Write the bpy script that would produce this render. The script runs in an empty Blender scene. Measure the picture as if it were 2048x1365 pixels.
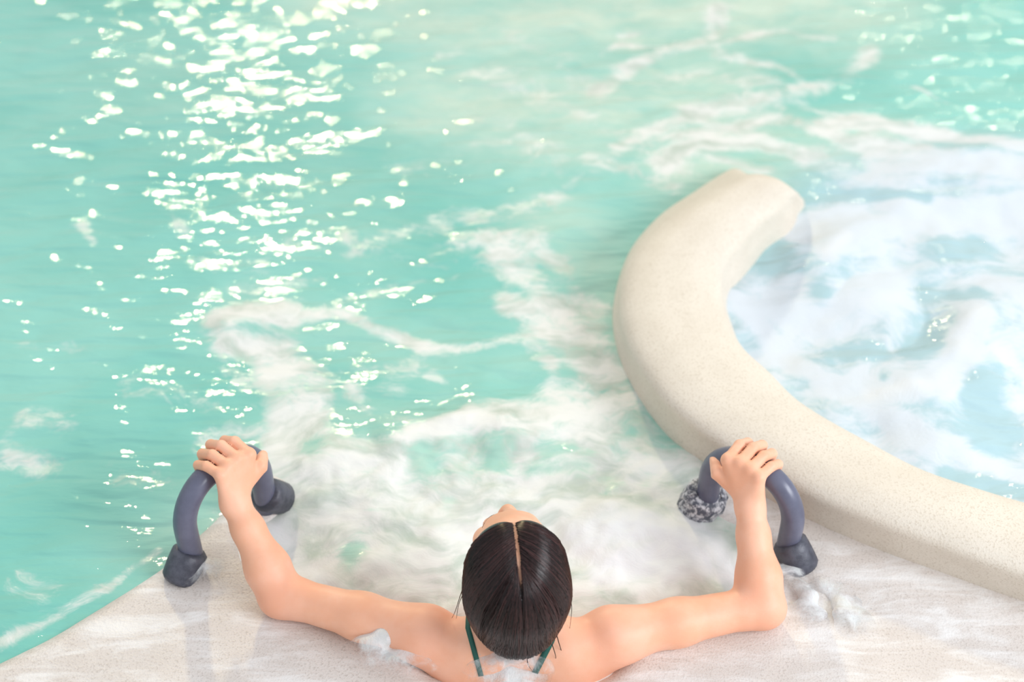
import bpy, bmesh, math, random
import numpy as np
from mathutils import Vector, Matrix
from mathutils.bvhtree import BVHTree

rnd = random.Random(7)
C = bpy.context.scene.collection
scene = bpy.context.scene

# ------------------------------------------------------------------ camera
CAM_H, PITCH, LENS = 2.0, 42.0, 50.0
FPX = 2048 * LENS / 36.0
cam = bpy.data.cameras.new('camera')
cam_o = bpy.data.objects.new('camera', cam)
C.objects.link(cam_o)
cam_o.location = (0, 0, CAM_H)
cam_o.rotation_euler = (math.radians(90 - PITCH), 0, 0)
cam.lens = LENS
cam.sensor_width = 36.0
cam.clip_start = 0.05
cam.dof.use_dof = True
cam.dof.focus_distance = 2.36
cam.dof.aperture_fstop = 2.0
scene.camera = cam_o

# ------------------------------------------------------------------ world and lights
world = bpy.data.worlds.new('daylight')
scene.world = world
world.use_nodes = True
bg = world.node_tree.nodes['Background']
bg.inputs[0].default_value = (0.93, 0.97, 1.0, 1)
bg.inputs[1].default_value = 0.62


def add_light(name, kind, energy, color, loc=(0, 0, 0), target=None, direction=None, **kw):
    l = bpy.data.lights.new(name, kind)
    l.energy = energy
    l.color = color
    o = bpy.data.objects.new(name, l)
    C.objects.link(o)
    o.location = loc
    d = Vector(direction) if direction is not None else Vector(target) - Vector(loc)
    o.rotation_euler = d.to_track_quat('-Z', 'Y').to_euler()
    for k, v in kw.items():
        setattr(l, k, v)
    return o


def sun_dir(elev, az):
    e, a = math.radians(elev), math.radians(az)
    return (-math.cos(e) * math.sin(a), -math.cos(e) * math.cos(a), -math.sin(e))


# low warm sun beyond the pool, slightly to the left: it makes the glints
add_light('low_sun', 'SUN', 0.75, (1.0, 0.84, 0.48), direction=sun_dir(27, -11.5), angle=math.radians(2.6))
# lamp of the hall far beyond the pool on the right
add_light('hall_lamp', 'AREA', 55, (1.0, 0.86, 0.55), loc=(4.6, 11.5, 6.4), target=(1.2, 3.4, 0), shape='DISK', size=0.42)
# tall windows behind the viewer on the right: broad cool daylight
add_light('window_daylight', 'AREA', 190, (0.93, 0.96, 1.0), loc=(4.2, -0.6, 3.0), target=(0.2, 1.8, 0),
          shape='RECTANGLE', size=3.2, size_y=1.8)

vs = scene.view_settings
vs.view_transform = 'Standard'
vs.look = 'None'
vs.exposure = 0.38
vs.gamma = 1.0
vs.use_curve_mapping = False


# ------------------------------------------------------------------ helpers
_cp, _sp = math.cos(math.radians(PITCH)), math.sin(math.radians(PITCH))


def ray(px, py):
    u, v = (px - 1024.0) / FPX, (682.5 - py) / FPX
    return np.array([u, _cp + v * _sp, -_sp + v * _cp])


def P(px, py, z=0.0):
    """the place in the scene at height z that shows at this spot of the photograph"""
    r = ray(px, py)
    t = (z - CAM_H) / r[2]
    return np.array([r[0] * t, r[1] * t, z])


def prop(o, label=None, cat=None, group=None, kind=None):
    if label: o['label'] = label
    if cat: o['category'] = cat
    if group: o['group'] = group
    if kind: o['kind'] = kind
    return o


def empty(name, loc):
    o = bpy.data.objects.new(name, None)
    C.objects.link(o)
    o.location = loc
    o.empty_display_size = 0.05
    return o


def mesh_obj(name, verts, faces, mat, parent=None, smooth=True):
    me = bpy.data.meshes.new(name)
    verts = np.asarray(verts, dtype=np.float64)
    if parent is not None:
        verts = verts - np.array(parent.location)
    if isinstance(faces, np.ndarray):
        n, k = faces.shape
        me.vertices.add(len(verts))
        me.vertices.foreach_set('co', verts.astype(np.float32).ravel())
        me.loops.add(n * k)
        me.loops.foreach_set('vertex_index', faces.astype(np.int32).ravel())
        me.polygons.add(n)
        me.polygons.foreach_set('loop_start', np.arange(0, n * k, k, dtype=np.int32))
        me.polygons.foreach_set('loop_total', np.full(n, k, dtype=np.int32))
        me.update(calc_edges=True)
        me.validate()
    else:
        me.from_pydata([tuple(v) for v in verts], [], faces)
        me.update()
    if smooth:
        me.polygons.foreach_set('use_smooth', np.ones(len(me.polygons), dtype=bool))
    me.materials.append(mat)
    o = bpy.data.objects.new(name, me)
    C.objects.link(o)
    if parent is not None:
        o.parent = parent
    return o


def set_attr(o, name, vals):
    a = o.data.attributes.new(name, 'FLOAT', 'POINT')
    a.data.foreach_set('value', np.asarray(vals, dtype=np.float32))


# value noise -------------------------------------------------------
_tab = np.random.RandomState(3).rand(512, 512).astype(np.float32)


def vnoise(x, y):
    xi, yi = np.floor(x).astype(int), np.floor(y).astype(int)
    fx, fy = x - xi, y - yi
    fx, fy = fx * fx * fx * (fx * (fx * 6 - 15) + 10), fy * fy * fy * (fy * (fy * 6 - 15) + 10)
    a = _tab[yi & 511, xi & 511]; b = _tab[yi & 511, (xi + 1) & 511]
    c = _tab[(yi + 1) & 511, xi & 511]; d = _tab[(yi + 1) & 511, (xi + 1) & 511]
    return (a + (b - a) * fx) * (1 - fy) + (c + (d - c) * fx) * fy


def fbm(x, y, octv=4, gain=0.5):
    s = np.zeros_like(x); a = 1.0; t = 0.0
    for k in range(octv):
        s = s + a * vnoise(x * 2 ** k + 17.3 * k, y * 2 ** k - 9.1 * k)
        t += a; a *= gain
    return s / t


def sstep(a, b, x):
    t = np.clip((x - a) / (b - a), 0, 1)
    return t * t * (3 - 2 * t)


def catmull(pts, n):
    pts = [np.asarray(p, float) for p in pts]
    q = [2 * pts[0] - pts[1]] + pts + [2 * pts[-1] - pts[-2]]
    out = []
    for i in range(1, len(q) - 2):
        for k in range(n):
            t = k / n
            out.append(0.5 * (2 * q[i] + (q[i + 1] - q[i - 1]) * t + (2 * q[i - 1] - 5 * q[i] + 4 * q[i + 1] - q[i + 2]) * t * t
                              + (3 * q[i] - q[i - 1] - 3 * q[i + 1] + q[i + 2]) * t ** 3))
    out.append(pts[-1])
    return out


def frames(path):
    path = [np.asarray(p, float) for p in path]
    n = len(path)
    T = []
    for i in range(n):
        d = path[min(i + 1, n - 1)] - path[max(i - 1, 0)]
        T.append(d / (np.linalg.norm(d) + 1e-12))
    up = np.array([0, 0, 1.0]) if abs(T[0][2]) < 0.9 else np.array([1.0, 0, 0])
    N = []
    nrm = up - T[0] * np.dot(up, T[0]); nrm /= np.linalg.norm(nrm)
    for i in range(n):
        nrm = nrm - T[i] * np.dot(nrm, T[i]); nrm /= np.linalg.norm(nrm)
        N.append(nrm)
    return path, T, N


def tube(path, radii, sides=16, cap=True):
    path, T, N = frames(path)
    V, F = [], []
    for i, p in enumerate(path):
        b = np.cross(T[i], N[i])
        r = radii[i] if hasattr(radii, '__len__') else radii
        for k in range(sides):
            a = 2 * math.pi * k / sides
            V.append(p + r * (math.cos(a) * N[i] + math.sin(a) * b))
    for i in range(len(path) - 1):
        for k in range(sides):
            k2 = (k + 1) % sides
            F.append((i * sides + k, i * sides + k2, (i + 1) * sides + k2, (i + 1) * sides + k))
    if cap:
        F.append(tuple(range(sides - 1, -1, -1)))
        F.append(tuple((len(path) - 1) * sides + k for k in range(sides)))
    return V, F


def merge(parts):
    V, F = [], []
    for v, f in parts:
        o = len(V); V += list(v); F += [tuple(i + o for i in q) for q in f]
    return V, F


# signed distance modelling ------------------------------------------
def smin(a, b, k):
    h = np.clip(0.5 + 0.5 * (b - a) / k, 0, 1)
    return b + (a - b) * h - k * h * (1 - h)


def smax(a, b, k):
    return -smin(-a, -b, k)


def d_cone(p, a, b, ra, rb):
    a = np.asarray(a, np.float32); b = np.asarray(b, np.float32)
    ba = b - a
    t = np.clip(((p[0] - a[0]) * ba[0] + (p[1] - a[1]) * ba[1] + (p[2] - a[2]) * ba[2]) / float(np.dot(ba, ba)), 0, 1)
    return np.sqrt((p[0] - a[0] - t * ba[0]) ** 2 + (p[1] - a[1] - t * ba[1]) ** 2 + (p[2] - a[2] - t * ba[2]) ** 2) - (ra + (rb - ra) * t)


def d_ell(p, c, r, R=None):
    q = [p[0] - c[0], p[1] - c[1], p[2] - c[2]]
    if R is not None:
        q = [R[0][i] * q[0] + R[1][i] * q[1] + R[2][i] * q[2] for i in range(3)]
    k0 = np.sqrt((q[0] / r[0]) ** 2 + (q[1] / r[1]) ** 2 + (q[2] / r[2]) ** 2)
    k1 = np.sqrt((q[0] / r[0] ** 2) ** 2 + (q[1] / r[1] ** 2) ** 2 + (q[2] / r[2] ** 2) ** 2)
    return k0 * (k0 - 1) / (k1 + 1e-6)


class Field:
    def __init__(self, lo, hi, h):
        self.lo = np.array(lo, float); self.h = h
        self.n = np.ceil((np.array(hi) - self.lo) / h).astype(int) + 1
        self.f = np.full(self.n, 0.08, np.float32)
        self.ax = [(self.lo[i] + h * np.arange(self.n[i])).astype(np.float32) for i in range(3)]

    def box(self, lo, hi):
        s = []
        for i in range(3):
            a = int(np.clip(math.floor((lo[i] - self.lo[i]) / self.h), 0, self.n[i] - 1))
            b = int(np.clip(math.ceil((hi[i] - self.lo[i]) / self.h) + 1, a + 1, self.n[i]))
            s.append(slice(a, b))
        p = [self.ax[0][s[0]][:, None, None], self.ax[1][s[1]][None, :, None], self.ax[2][s[2]][None, None, :]]
        return tuple(s), p

    def apply(self, lo, hi, fn):
        s, p = self.box(lo, hi)
        self.f[s] = fn(self.f[s], p)

    def cone(self, a, b, ra, rb, k=0.01, m=0.03):
        a, b = np.asarray(a), np.asarray(b)
        r = max(ra, rb) + m + k
        self.apply(np.minimum(a, b) - r, np.maximum(a, b) + r, lambda f, p: smin(f, d_cone(p, a, b, ra, rb), k))

    def ell(self, c, r, R=None, k=0.01, m=0.03):
        c = np.asarray(c); q = max(r) + m + k
        self.apply(c - q, c + q, lambda f, p: smin(f, d_ell(p, c, r, R), k))

    def carve(self, c, r, R=None, k=0.005):
        c = np.asarray(c); q = max(r) + k + 0.01
        self.apply(c - q, c + q, lambda f, p: smax(f, -d_ell(p, c, r, R), k))

    def mesh(self):
        f = self.f; s = f < 0
        n = self.n
        cnt = np.zeros(n - 1, np.uint8)
        for dx in (0, 1):
            for dy in (0, 1):
                for dz in (0, 1):
                    cnt += s[dx:n[0] - 1 + dx, dy:n[1] - 1 + dy, dz:n[2] - 1 + dz]
        act = (cnt > 0) & (cnt < 8)
        ac = np.argwhere(act)
        idx = np.full(act.shape, -1, np.int32)
        idx[act] = np.arange(len(ac))
        corners = [(a, b, c) for a in (0, 1) for b in (0, 1) for c in (0, 1)]
        fv = {c: f[ac[:, 0] + c[0], ac[:, 1] + c[1], ac[:, 2] + c[2]] for c in corners}
        acc = np.zeros((len(ac), 3)); w = np.zeros(len(ac))
        for c in corners:
            for ax in range(3):
                if c[ax] == 0:
                    d = list(c); d[ax] = 1; d = tuple(d)
                    a, b = fv[c], fv[d]
                    m = (a < 0) != (b < 0)
                    t = np.where(m, a / np.where(m, a - b, 1), 0)
                    pos = np.repeat(np.array(c, float)[None], len(ac), 0)
                    pos[:, ax] += t
                    acc += pos * m[:, None]; w += m
        V = self.lo + self.h * (ac + acc / w[:, None])
        F = []
        for ax in range(3):
            sl0 = [slice(None)] * 3; sl1 = [slice(None)] * 3
            sl0[ax] = slice(0, n[ax] - 1); sl1[ax] = slice(1, n[ax])
            ch = s[tuple(sl0)] != s[tuple(sl1)]
            e = np.argwhere(ch)
            o1, o2 = [(1, 2), (2, 0), (0, 1)][ax]
            ok = (e[:, o1] > 0) & (e[:, o2] > 0) & (e[:, o1] < n[o1] - 1) & (e[:, o2] < n[o2] - 1)
            e = e[ok]
            q = []
            for d1, d2 in ((1, 1), (0, 1), (0, 0), (1, 0)):
                g = e.copy(); g[:, o1] -= d1; g[:, o2] -= d2
                q.append(idx[g[:, 0], g[:, 1], g[:, 2]])
            q = np.stack(q, 1)
            flip = ~s[e[:, 0], e[:, 1], e[:, 2]]
            q[flip] = q[flip][:, ::-1]
            F.append(q)
        F = np.concatenate(F)
        F = F[(F >= 0).all(1)]
        return V, F


# ------------------------------------------------------------------ materials
def srgb(r, g, b):
    f = lambda c: c / 12.92 if c <= 0.04045 else ((c + 0.055) / 1.055) ** 2.4
    return (f(r / 255.0), f(g / 255.0), f(b / 255.0), 1.0)


class NT:
    def __init__(self, name):
        self.m = bpy.data.materials.new(name)
        self.m.use_nodes = True
        self.t = self.m.node_tree
        self.b = self.t.nodes['Principled BSDF']
        self.out = self.t.nodes['Material Output']

    def n(self, typ, ins=None, **kw):
        nd = self.t.nodes.new(typ)
        for k, v in kw.items():
            setattr(nd, k, v)
        for k, v in (ins or {}).items():
            self.set(nd.inputs[k], v)
        return nd

    def set(self, sock, v):
        if isinstance(v, bpy.types.NodeSocket):
            self.t.links.new(v, sock)
        else:
            sock.default_value = v

    def math(self, op, a, b=0.0, c=0.0, clamp=False):
        return self.n('ShaderNodeMath', {0: a, 1: b, 2: c}, operation=op, use_clamp=clamp).outputs[0]

    def mix(self, f, a, b, blend='MIX'):
        nd = self.n('ShaderNodeMix', {0: f}, data_type='RGBA', blend_type=blend)
        self.set(nd.inputs[6], a); self.set(nd.inputs[7], b)
        return nd.outputs[2]

    def step(self, x, lo, hi, a=0.0, b=1.0):
        return self.n('ShaderNodeMapRange', {0: x, 1: lo, 2: hi, 3: a, 4: b}, interpolation_type='SMOOTHSTEP').outputs[0]

    def noise(self, vec, scale, detail=4.0, rough=0.55, dist=0.0):
        return self.n('ShaderNodeTexNoise', {'Vector': vec, 'Scale': scale, 'Detail': detail, 'Roughness': rough, 'Distortion': dist}).outputs[0]

    def pos(self):
        return self.n('ShaderNodeNewGeometry').outputs['Position']

    def mapping(self, vec, scale=(1, 1, 1), rotz=0.0):
        return self.n('ShaderNodeMapping', {'Vector': vec, 'Rotation': (0, 0, rotz), 'Scale': scale}).outputs[0]

    def attr(self, name):
        return self.n('ShaderNodeAttribute', attribute_name=name).outputs['Fac']

    def bump(self, h, strength=0.3, dist=0.01, normal=None):
        ins = {'Height': h, 'Strength': strength, 'Distance': dist}
        if normal is not None: ins['Normal'] = normal
        return self.n('ShaderNodeBump', ins).outputs[0]

    def put(self, **kw):
        for k, v in kw.items():
            self.set(self.b.inputs[k.replace('_', ' ')], v)
        return self.m


def mat_water():
    m = NT('pool_water')
    p = m.pos()
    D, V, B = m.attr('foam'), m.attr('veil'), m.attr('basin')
    warp = m.n('ShaderNodeTexNoise', {'Vector': p, 'Scale': 5.0, 'Detail': 3.0})
    off = m.n('ShaderNodeVectorMath', {0: warp.outputs['Color'], 1: (0.5, 0.5, 0.5)}, operation='SUBTRACT').outputs[0]
    off = m.n('ShaderNodeVectorMath', {0: off, 'Scale': 0.22}, operation='SCALE').outputs[0]
    q = m.n('ShaderNodeVectorMath', {0: p, 1: off}, operation='ADD').outputs[0]
    qs = m.mapping(q, (0.75, 1.5, 1.0), math.radians(-14))
    n1 = m.noise(qs, 7.0, 6.0, 0.6)
    n2 = m.noise(qs, 30.0, 5.0, 0.65)
    fine = m.noise(qs, 90.0, 3.0, 0.6)
    mixn = m.math('ADD', m.math('MULTIPLY', m.math('SUBTRACT', n1, 0.5), 1.5),
                  m.math('ADD', m.math('MULTIPLY', m.math('SUBTRACT', n2, 0.5), 0.75), m.math('MULTIPLY', m.math('SUBTRACT', fine, 0.5), 0.35)))
    f = m.step(m.math('ADD', D, mixn), 0.24, 0.86)
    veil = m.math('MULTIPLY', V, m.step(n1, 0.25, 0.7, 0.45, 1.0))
    # water body: turquoise, paler and bluer in the stirred basin
    deep = m.mix(m.step(m.noise(p, 1.1, 3.0), 0.35, 0.65), srgb(118, 190, 177), srgb(146, 206, 194))
    body = m.mix(veil, deep, srgb(208, 223, 205))  # thin foam veil, plus pale warm haze painted into the far water colour
    body = m.mix(B, body, srgb(172, 200, 206))
    foam_c = m.mix(m.step(m.noise(qs, 11.0, 5.0, 0.6), 0.3, 0.62), srgb(186, 198, 187), srgb(229, 229, 225))
    foam_c = m.mix(B, foam_c, srgb(212, 219, 226))
    foam_c = m.mix(m.step(D, 0.95, 1.5, 0.0, 0.9), foam_c, srgb(230, 231, 234))
    col = m.mix(f, body, foam_c)
    # small ripples on top of the modelled waves
    rp = m.mapping(p, (0.50, 1.9, 1.0), math.radians(-12))
    r1 = m.noise(rp, 13.0, 0.6, 0.5, 0.6)
    r2 = m.noise(rp, 42.0, 2.0, 0.5, 0.4)
    h = m.math('ADD', r1, m.math('MULTIPLY', r2, 0.14))
    nb = m.bump(h, 0.36, 0.05)
    nf = m.bump(m.math('ADD', n2, m.math('MULTIPLY', fine, 0.3)), 0.14, 0.02)
    nmix = m.n('ShaderNodeMix', {0: f}, data_type='VECTOR')
    m.set(nmix.inputs[4], nb); m.set(nmix.inputs[5], nf)
    rough = m.step(f, 0.0, 0.8, 0.03, 0.55)
    return m.put(Base_Color=col, Roughness=rough, IOR=1.333, Normal=nmix.outputs[1])


def mat_stone(name, base, dark, wet=0.0, streak=0.0):
    m = NT(name)
    p = m.pos()
    sp = m.noise(p, 260.0, 2.0, 0.6)
    blot = m.noise(p, 9.0, 5.0, 0.6)
    col = m.mix(m.step(sp, 0.52, 0.68), base, dark)
    col = m.mix(m.step(blot, 0.35, 0.7, 0.0, 0.35), col, dark)
    if streak:
        q = m.mapping(p, (3.0, 13.0, 1.0), math.radians(-24))
        st = m.noise(q, 2.2, 7.0, 0.65, 0.8)
        cl = m.noise(p, 5.0, 4.0, 0.6)
        fo = m.step(m.math('ADD', m.math('MULTIPLY', st, 0.7), m.math('MULTIPLY', cl, 0.45)), 0.52, 0.74, 0.0, streak)
        col = m.mix(fo, col, srgb(236, 234, 233))
    nb = m.bump(m.math('ADD', sp, m.math('MULTIPLY', blot, 1.5)), 0.25, 0.004)
    return m.put(Base_Color=col, Roughness=0.62 - 0.34 * wet, Normal=nb)


def mat_plain(name, col, rough=0.5, var=0.0, col2=None, scale=20.0, bump=0.0, bscale=80.0, spec=0.5):
    m = NT(name)
    p = m.pos()
    c = col
    if col2 is not None:
        c = m.mix(m.step(m.noise(p, scale, 4.0, 0.6), 0.35, 0.65), col, col2)
    kw = dict(Base_Color=c, Roughness=rough, Specular_IOR_Level=spec)
    if bump:
        kw['Normal'] = m.bump(m.noise(p, bscale, 3.0), bump, 0.004)
    return m.put(**kw)


def mat_skin():
    m = NT('skin')
    p = m.pos()
    c = m.mix(m.step(m.noise(p, 16.0, 4.0), 0.35, 0.7), srgb(238, 176, 144), srgb(243, 188, 160))
    c = m.mix(m.attr('flush'), c, srgb(236, 160, 136))
    nb = m.bump(m.noise(p, 420.0, 2.0), 0.08, 0.002)
    return m.put(Base_Color=c, Roughness=0.48, Specular_IOR_Level=0.35, Subsurface_Weight=0.12, Subsurface_Radius=(0.02, 0.008, 0.004), Subsurface_Scale=0.3, Normal=nb)


def mat_hair():
    m = NT('wet_hair')
    c = m.mix(m.attr('tone'), srgb(20, 10, 11), srgb(76, 48, 47))
    return m.put(Base_Color=c, Roughness=0.30, Specular_IOR_Level=0.3)


def mat_foam(name):
    m = NT(name)
    p = m.pos()
    n = m.noise(p, 38.0, 5.0, 0.65, 0.5)
    c = m.mix(m.step(n, 0.3, 0.65), srgb(214, 218, 218), srgb(234, 235, 238))
    a = m.step(m.math('ADD', m.attr('rim'), m.math('MULTIPLY', m.math('SUBTRACT', n, 0.5), 1.6)), 0.25, 1.05, 0.85, 0.0)
    return m.put(Base_Color=c, Roughness=0.55, Normal=m.bump(n, 0.4, 0.012), Alpha=a)


def mat_crust():
    m = NT('socket_plastic')
    p = m.pos()
    n = m.noise(p, 95.0, 5.0, 0.7)
    c = m.mix(m.step(n, 0.43, 0.60), srgb(84, 87, 100), srgb(206, 206, 212))
    return m.put(Base_Color=c, Roughness=0.5, Normal=m.bump(n, 0.4, 0.006))


M = dict(water=mat_water(),
         wall=mat_stone('sandstone', srgb(226, 216, 202), srgb(208, 196, 180)),
         slab=mat_stone('wet_stone', srgb(216, 207, 201), srgb(194, 184, 177), wet=0.6, streak=0.75),
         pipe=mat_plain('grey_plastic', srgb(92, 94, 114), 0.30, col2=srgb(100, 102, 122), scale=30),
         socket=mat_plain('dark_plastic', srgb(58, 60, 72), 0.45, col2=srgb(84, 86, 98), scale=40, bump=0.3),
         crust=mat_crust(),
         skin=mat_skin(),
         hair=mat_hair(),
         strap=mat_plain('green_fabric', srgb(24, 84, 74), 0.6, bump=0.2, bscale=600),
         lip=mat_plain('lips', srgb(206, 120, 112), 0.4),
         eye=mat_plain('eyelashes', srgb(40, 26, 24), 0.6),
         foam=mat_foam('white_froth'))

# ------------------------------------------------------------------ curved stone wall
WALL_H = 0.11
# stations along the wall: outer foot (water line), outer top edge, inner top edge, inner foot
stations = [
    ((1446, 343), (1462, 356), (1570, 388), (1600, 420)),
    ((1416, 362), (1430, 374), (1558, 400), (1594, 436)),
    ((1384, 384), (1396, 394), (1540, 416), (1578, 456)),
    ((1320, 428), (1334, 434), (1505, 440), (1535, 492)),
    ((1266, 488), (1284, 484), (1470, 480), (1498, 534)),
    ((1238, 548), (1256, 536), (1443, 516), (1464, 572)),
    ((1224, 614), (1248, 592), (1437, 566), (1456, 606)),
    ((1226, 670), (1254, 642), (1446, 622), (1462, 640)),
    ((1244, 730), (1276, 700), (1474, 676), None),
    ((1288, 812), (1326, 776), (1530, 730), None),
    ((1340, 872), (1388, 836), (1582, 782), None),
    ((1400, 920), (1456, 884), (1640, 822), None),
    ((1500, 985), (1546, 936), (1730, 872), None),
    ((1610, 1045), (1650, 990), (1838, 928), None),
    ((1750, 1105), (1790, 1045), (1960, 970), None),
    ((1900, 1160), (1940, 1100), (2090, 1008), None),
    ((2060, 1216), (2100, 1155), (2240, 1046), None),
    ((2300, 1300), (2340, 1230), (2440, 1090), None),
    ((2700, 1420), (2740, 1340), (2800, 1160), None),
    ((3300, 1580), (3340, 1480), (3360, 1250), None),
]
keys = []
for a, b, c, d in stations:
    A, Bp, Cc = P(*a, 0.0), P(*b, WALL_H), P(*c, WALL_H)
    if d is None:
        w = (Cc - Bp); w[2] = 0; w /= np.linalg.norm(w)
        Dd = Cc + w * 0.045; Dd[2] = 0
    else:
        Dd = P(*d, 0.0)
    keys.append(np.concatenate([A, Bp, Cc, Dd]))
rows = catmull(keys, 8)
prof = []
for r in rows:
    A, Bp, Cc, Dd = r[:3], r[3:6], r[6:9], r[9:12]
    lo_o = A + (A - Bp) * 0.5 * np.array([1, 1, 0]); lo_o[2] = -0.35
    lo_i = Dd + (Dd - Cc) * 0.5 * np.array([1, 1, 0]); lo_i[2] = -0.35
    crest = (Bp + Cc) / 2 + np.array([0, 0, 0.012])
    # rounded shoulders between the side faces and the nearly flat top
    pts = [lo_o, A + np.array([0, 0, -0.03]), A * 0.55 + Bp * 0.45, Bp * 0.9 + A * 0.1 + np.array([0, 0, -0.004]), Bp * 0.75 + Cc * 0.25 + np.array([0, 0, 0.008]), crest,
           Cc * 0.75 + Bp * 0.25 + np.array([0, 0, 0.008]), Cc * 0.9 + Dd * 0.1 + np.array([0, 0, -0.004]), Dd * 0.55 + Cc * 0.45, Dd + np.array([0, 0, -0.03]), lo_i]
    prof.append(catmull(pts, 4))
# round off the free end of the wall
first = prof[0]
cen = sum(first[8:-8]) / len(first[8:-8])
back = (cen - sum(prof[12][8:-8]) / len(prof[12][8:-8])); back[2] = 0; back /= np.linalg.norm(back)
caps = []
for k in range(1, 7):
    t = k / 6.0
    s = (1 - t ** 2.2) ** (1 / 2.2) if k < 6 else 0.0
    row = []
    for p in first:
        q = cen + (p - cen) * np.array([0.35 + 0.65 * s, 0.35 + 0.65 * s, 1.0]) + back * 0.055 * math.sin(t * math.pi / 2)
        q[2] = p[2] if p[2] < 0 else p[2] * (1 - 0.22 * t * t)
        row.append(q)
    caps.append(row)
prof = caps[::-1] + prof
V = [p for r in prof for p in r]
nc = len(prof[0])
F = [(i * nc + k, i * nc + k + 1, (i + 1) * nc + k + 1, (i + 1) * nc + k) for i in range(len(prof) - 1) for k in range(nc - 1)]
F.append(tuple(range(nc)))
wall = mesh_obj('curved_pool_wall', V, F, M['wall'])
prop(wall, 'pale sandstone wall curving like a hook into the water', 'pool wall')
wall_center = [((r[3:6] + r[6:9]) / 2)[:2] for r in rows]

# ------------------------------------------------------------------ stone ledge (flooded shelf behind the seat)
SLAB_Z = 0.012
edge_px = [(-900, 1640), (-300, 1440), (0, 1300), (110, 1246), (215, 1180), (330, 1098), (430, 1010), (470, 950), (540, 925), (600, 950),
           (590, 1010), (510, 1060), (520, 1110), (590, 1175), (700, 1225), (830, 1290), (890, 1340), (1040, 1358), (1190, 1340), (1250, 1280), (1370, 1220),
           (1480, 1190), (1530, 1130), (1520, 1080), (1460, 1050), (1380, 1010), (1385, 920)]
poly = [P(x, y, SLAB_Z)[:2] for x, y in edge_px]
poly = [p for p in catmull(poly, 5)]
poly += [np.array(q) for q in [P(x, y)[:2] for x, y in ((1440, 880), (1560, 930), (1680, 985), (1900, 1080), (2200, 1150), (2600, 1280))]] + [np.array((2.6, -0.8)), np.array((-2.6, -0.8))]
poly = np.array(poly)


def poly_sd(x, y, pl):
    d = np.full(x.shape, 1e9); ins = np.zeros(x.shape, bool)
    n = len(pl)
    for i in range(n):
        a, b = pl[i], pl[(i + 1) % n]
        e = b - a; wx, wy = x - a[0], y - a[1]
        t = np.clip((wx * e[0] + wy * e[1]) / (e @ e + 1e-12), 0, 1)
        d = np.minimum(d, (wx - e[0] * t) ** 2 + (wy - e[1] * t) ** 2)
        c = ((a[1] > y) != (b[1] > y)) & (x < (b[0] - a[0]) * (y - a[1]) / (b[1] - a[1] + 1e-12) + a[0])
        ins ^= c
    return np.sqrt(d) * np.where(ins, -1, 1)


sx = np.concatenate([np.linspace(-2.7, -1.3, 30)[:-1], np.arange(-1.3, 1.5, 0.01), np.linspace(1.5, 2.7, 30)])
sy = np.concatenate([np.linspace(-0.9, 1.1, 30)[:-1], np.arange(1.1, 2.1, 0.01)])
gx, gy = np.meshgrid(sx, sy)
sd = poly_sd(gx, gy, poly)
gz = SLAB_Z - 0.03 * np.clip((sd + 0.05) / 0.05, 0, 1) ** 2 - 3.0 * np.clip(sd, 0, 0.12)
gz += 0.006 * (fbm(gx * 7, gy * 7) - 0.5)
keep = (sd[:-1, :-1] < 0.12) | (sd[1:, 1:] < 0.12)
ny, nx = gx.shape
ii = np.arange(ny * nx).reshape(ny, nx)
Fq = np.stack([ii[:-1, :-1], ii[:-1, 1:], ii[1:, 1:], ii[1:, :-1]], -1)[keep]
used = np.unique(Fq)
remap = np.full(ny * nx, -1); remap[used] = np.arange(len(used))
Vq = np.stack([gx.ravel(), gy.ravel(), gz.ravel()], 1)[used]
ledge = mesh_obj('stone_ledge', Vq, remap[Fq], M['slab'])
prop(ledge, 'wet grey beige stone ledge with a film of running water', 'ledge')

# ------------------------------------------------------------------ water
fx0, fx1, fy0, fy1, st = -1.5, 1.75, 1.1, 4.1, 0.0062


def grow(start, end, step):
    out = []; x = start; s = step; sg = 1 if end > start else -1
    while (end - x) * sg > 0:
        s *= 1.35; x += sg * s; out.append(x)
    return out


wx = np.array(grow(fx0, -11, st)[::-1] + list(np.arange(fx0, fx1, st)) + grow(fx1, 11, st))
wy = np.array(grow(fy0, -6, st)[::-1] + list(np.arange(fy0, fy1, st)) + grow(fy1, 14, st))
gx, gy = np.meshgrid(wx, wy)

PXM = 1000.0


def stroke_field(x, y, strokes):
    out = np.zeros(x.shape)
    for pts, w, s in strokes:
        pl = [P(px, py)[:2] for px, py in pts]
        if len(pl) == 1: pl = pl + [pl[0] + 1e-4]
        wm = w / PXM
        d = np.full(x.shape, 9.0)
        for a, b in zip(pl[:-1], pl[1:]):
            e = b - a
            t = np.clip(((x - a[0]) * e[0] + (y - a[1]) * e[1]) / (e @ e + 1e-12), 0, 1)
            d = np.minimum(d, np.sqrt((x - a[0] - e[0] * t) ** 2 + ((y - a[1] - e[1] * t) * 0.75) ** 2))
        out = np.maximum(out, s * np.exp(-(d / wm) ** 2 * 0.9))
    return out


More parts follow.
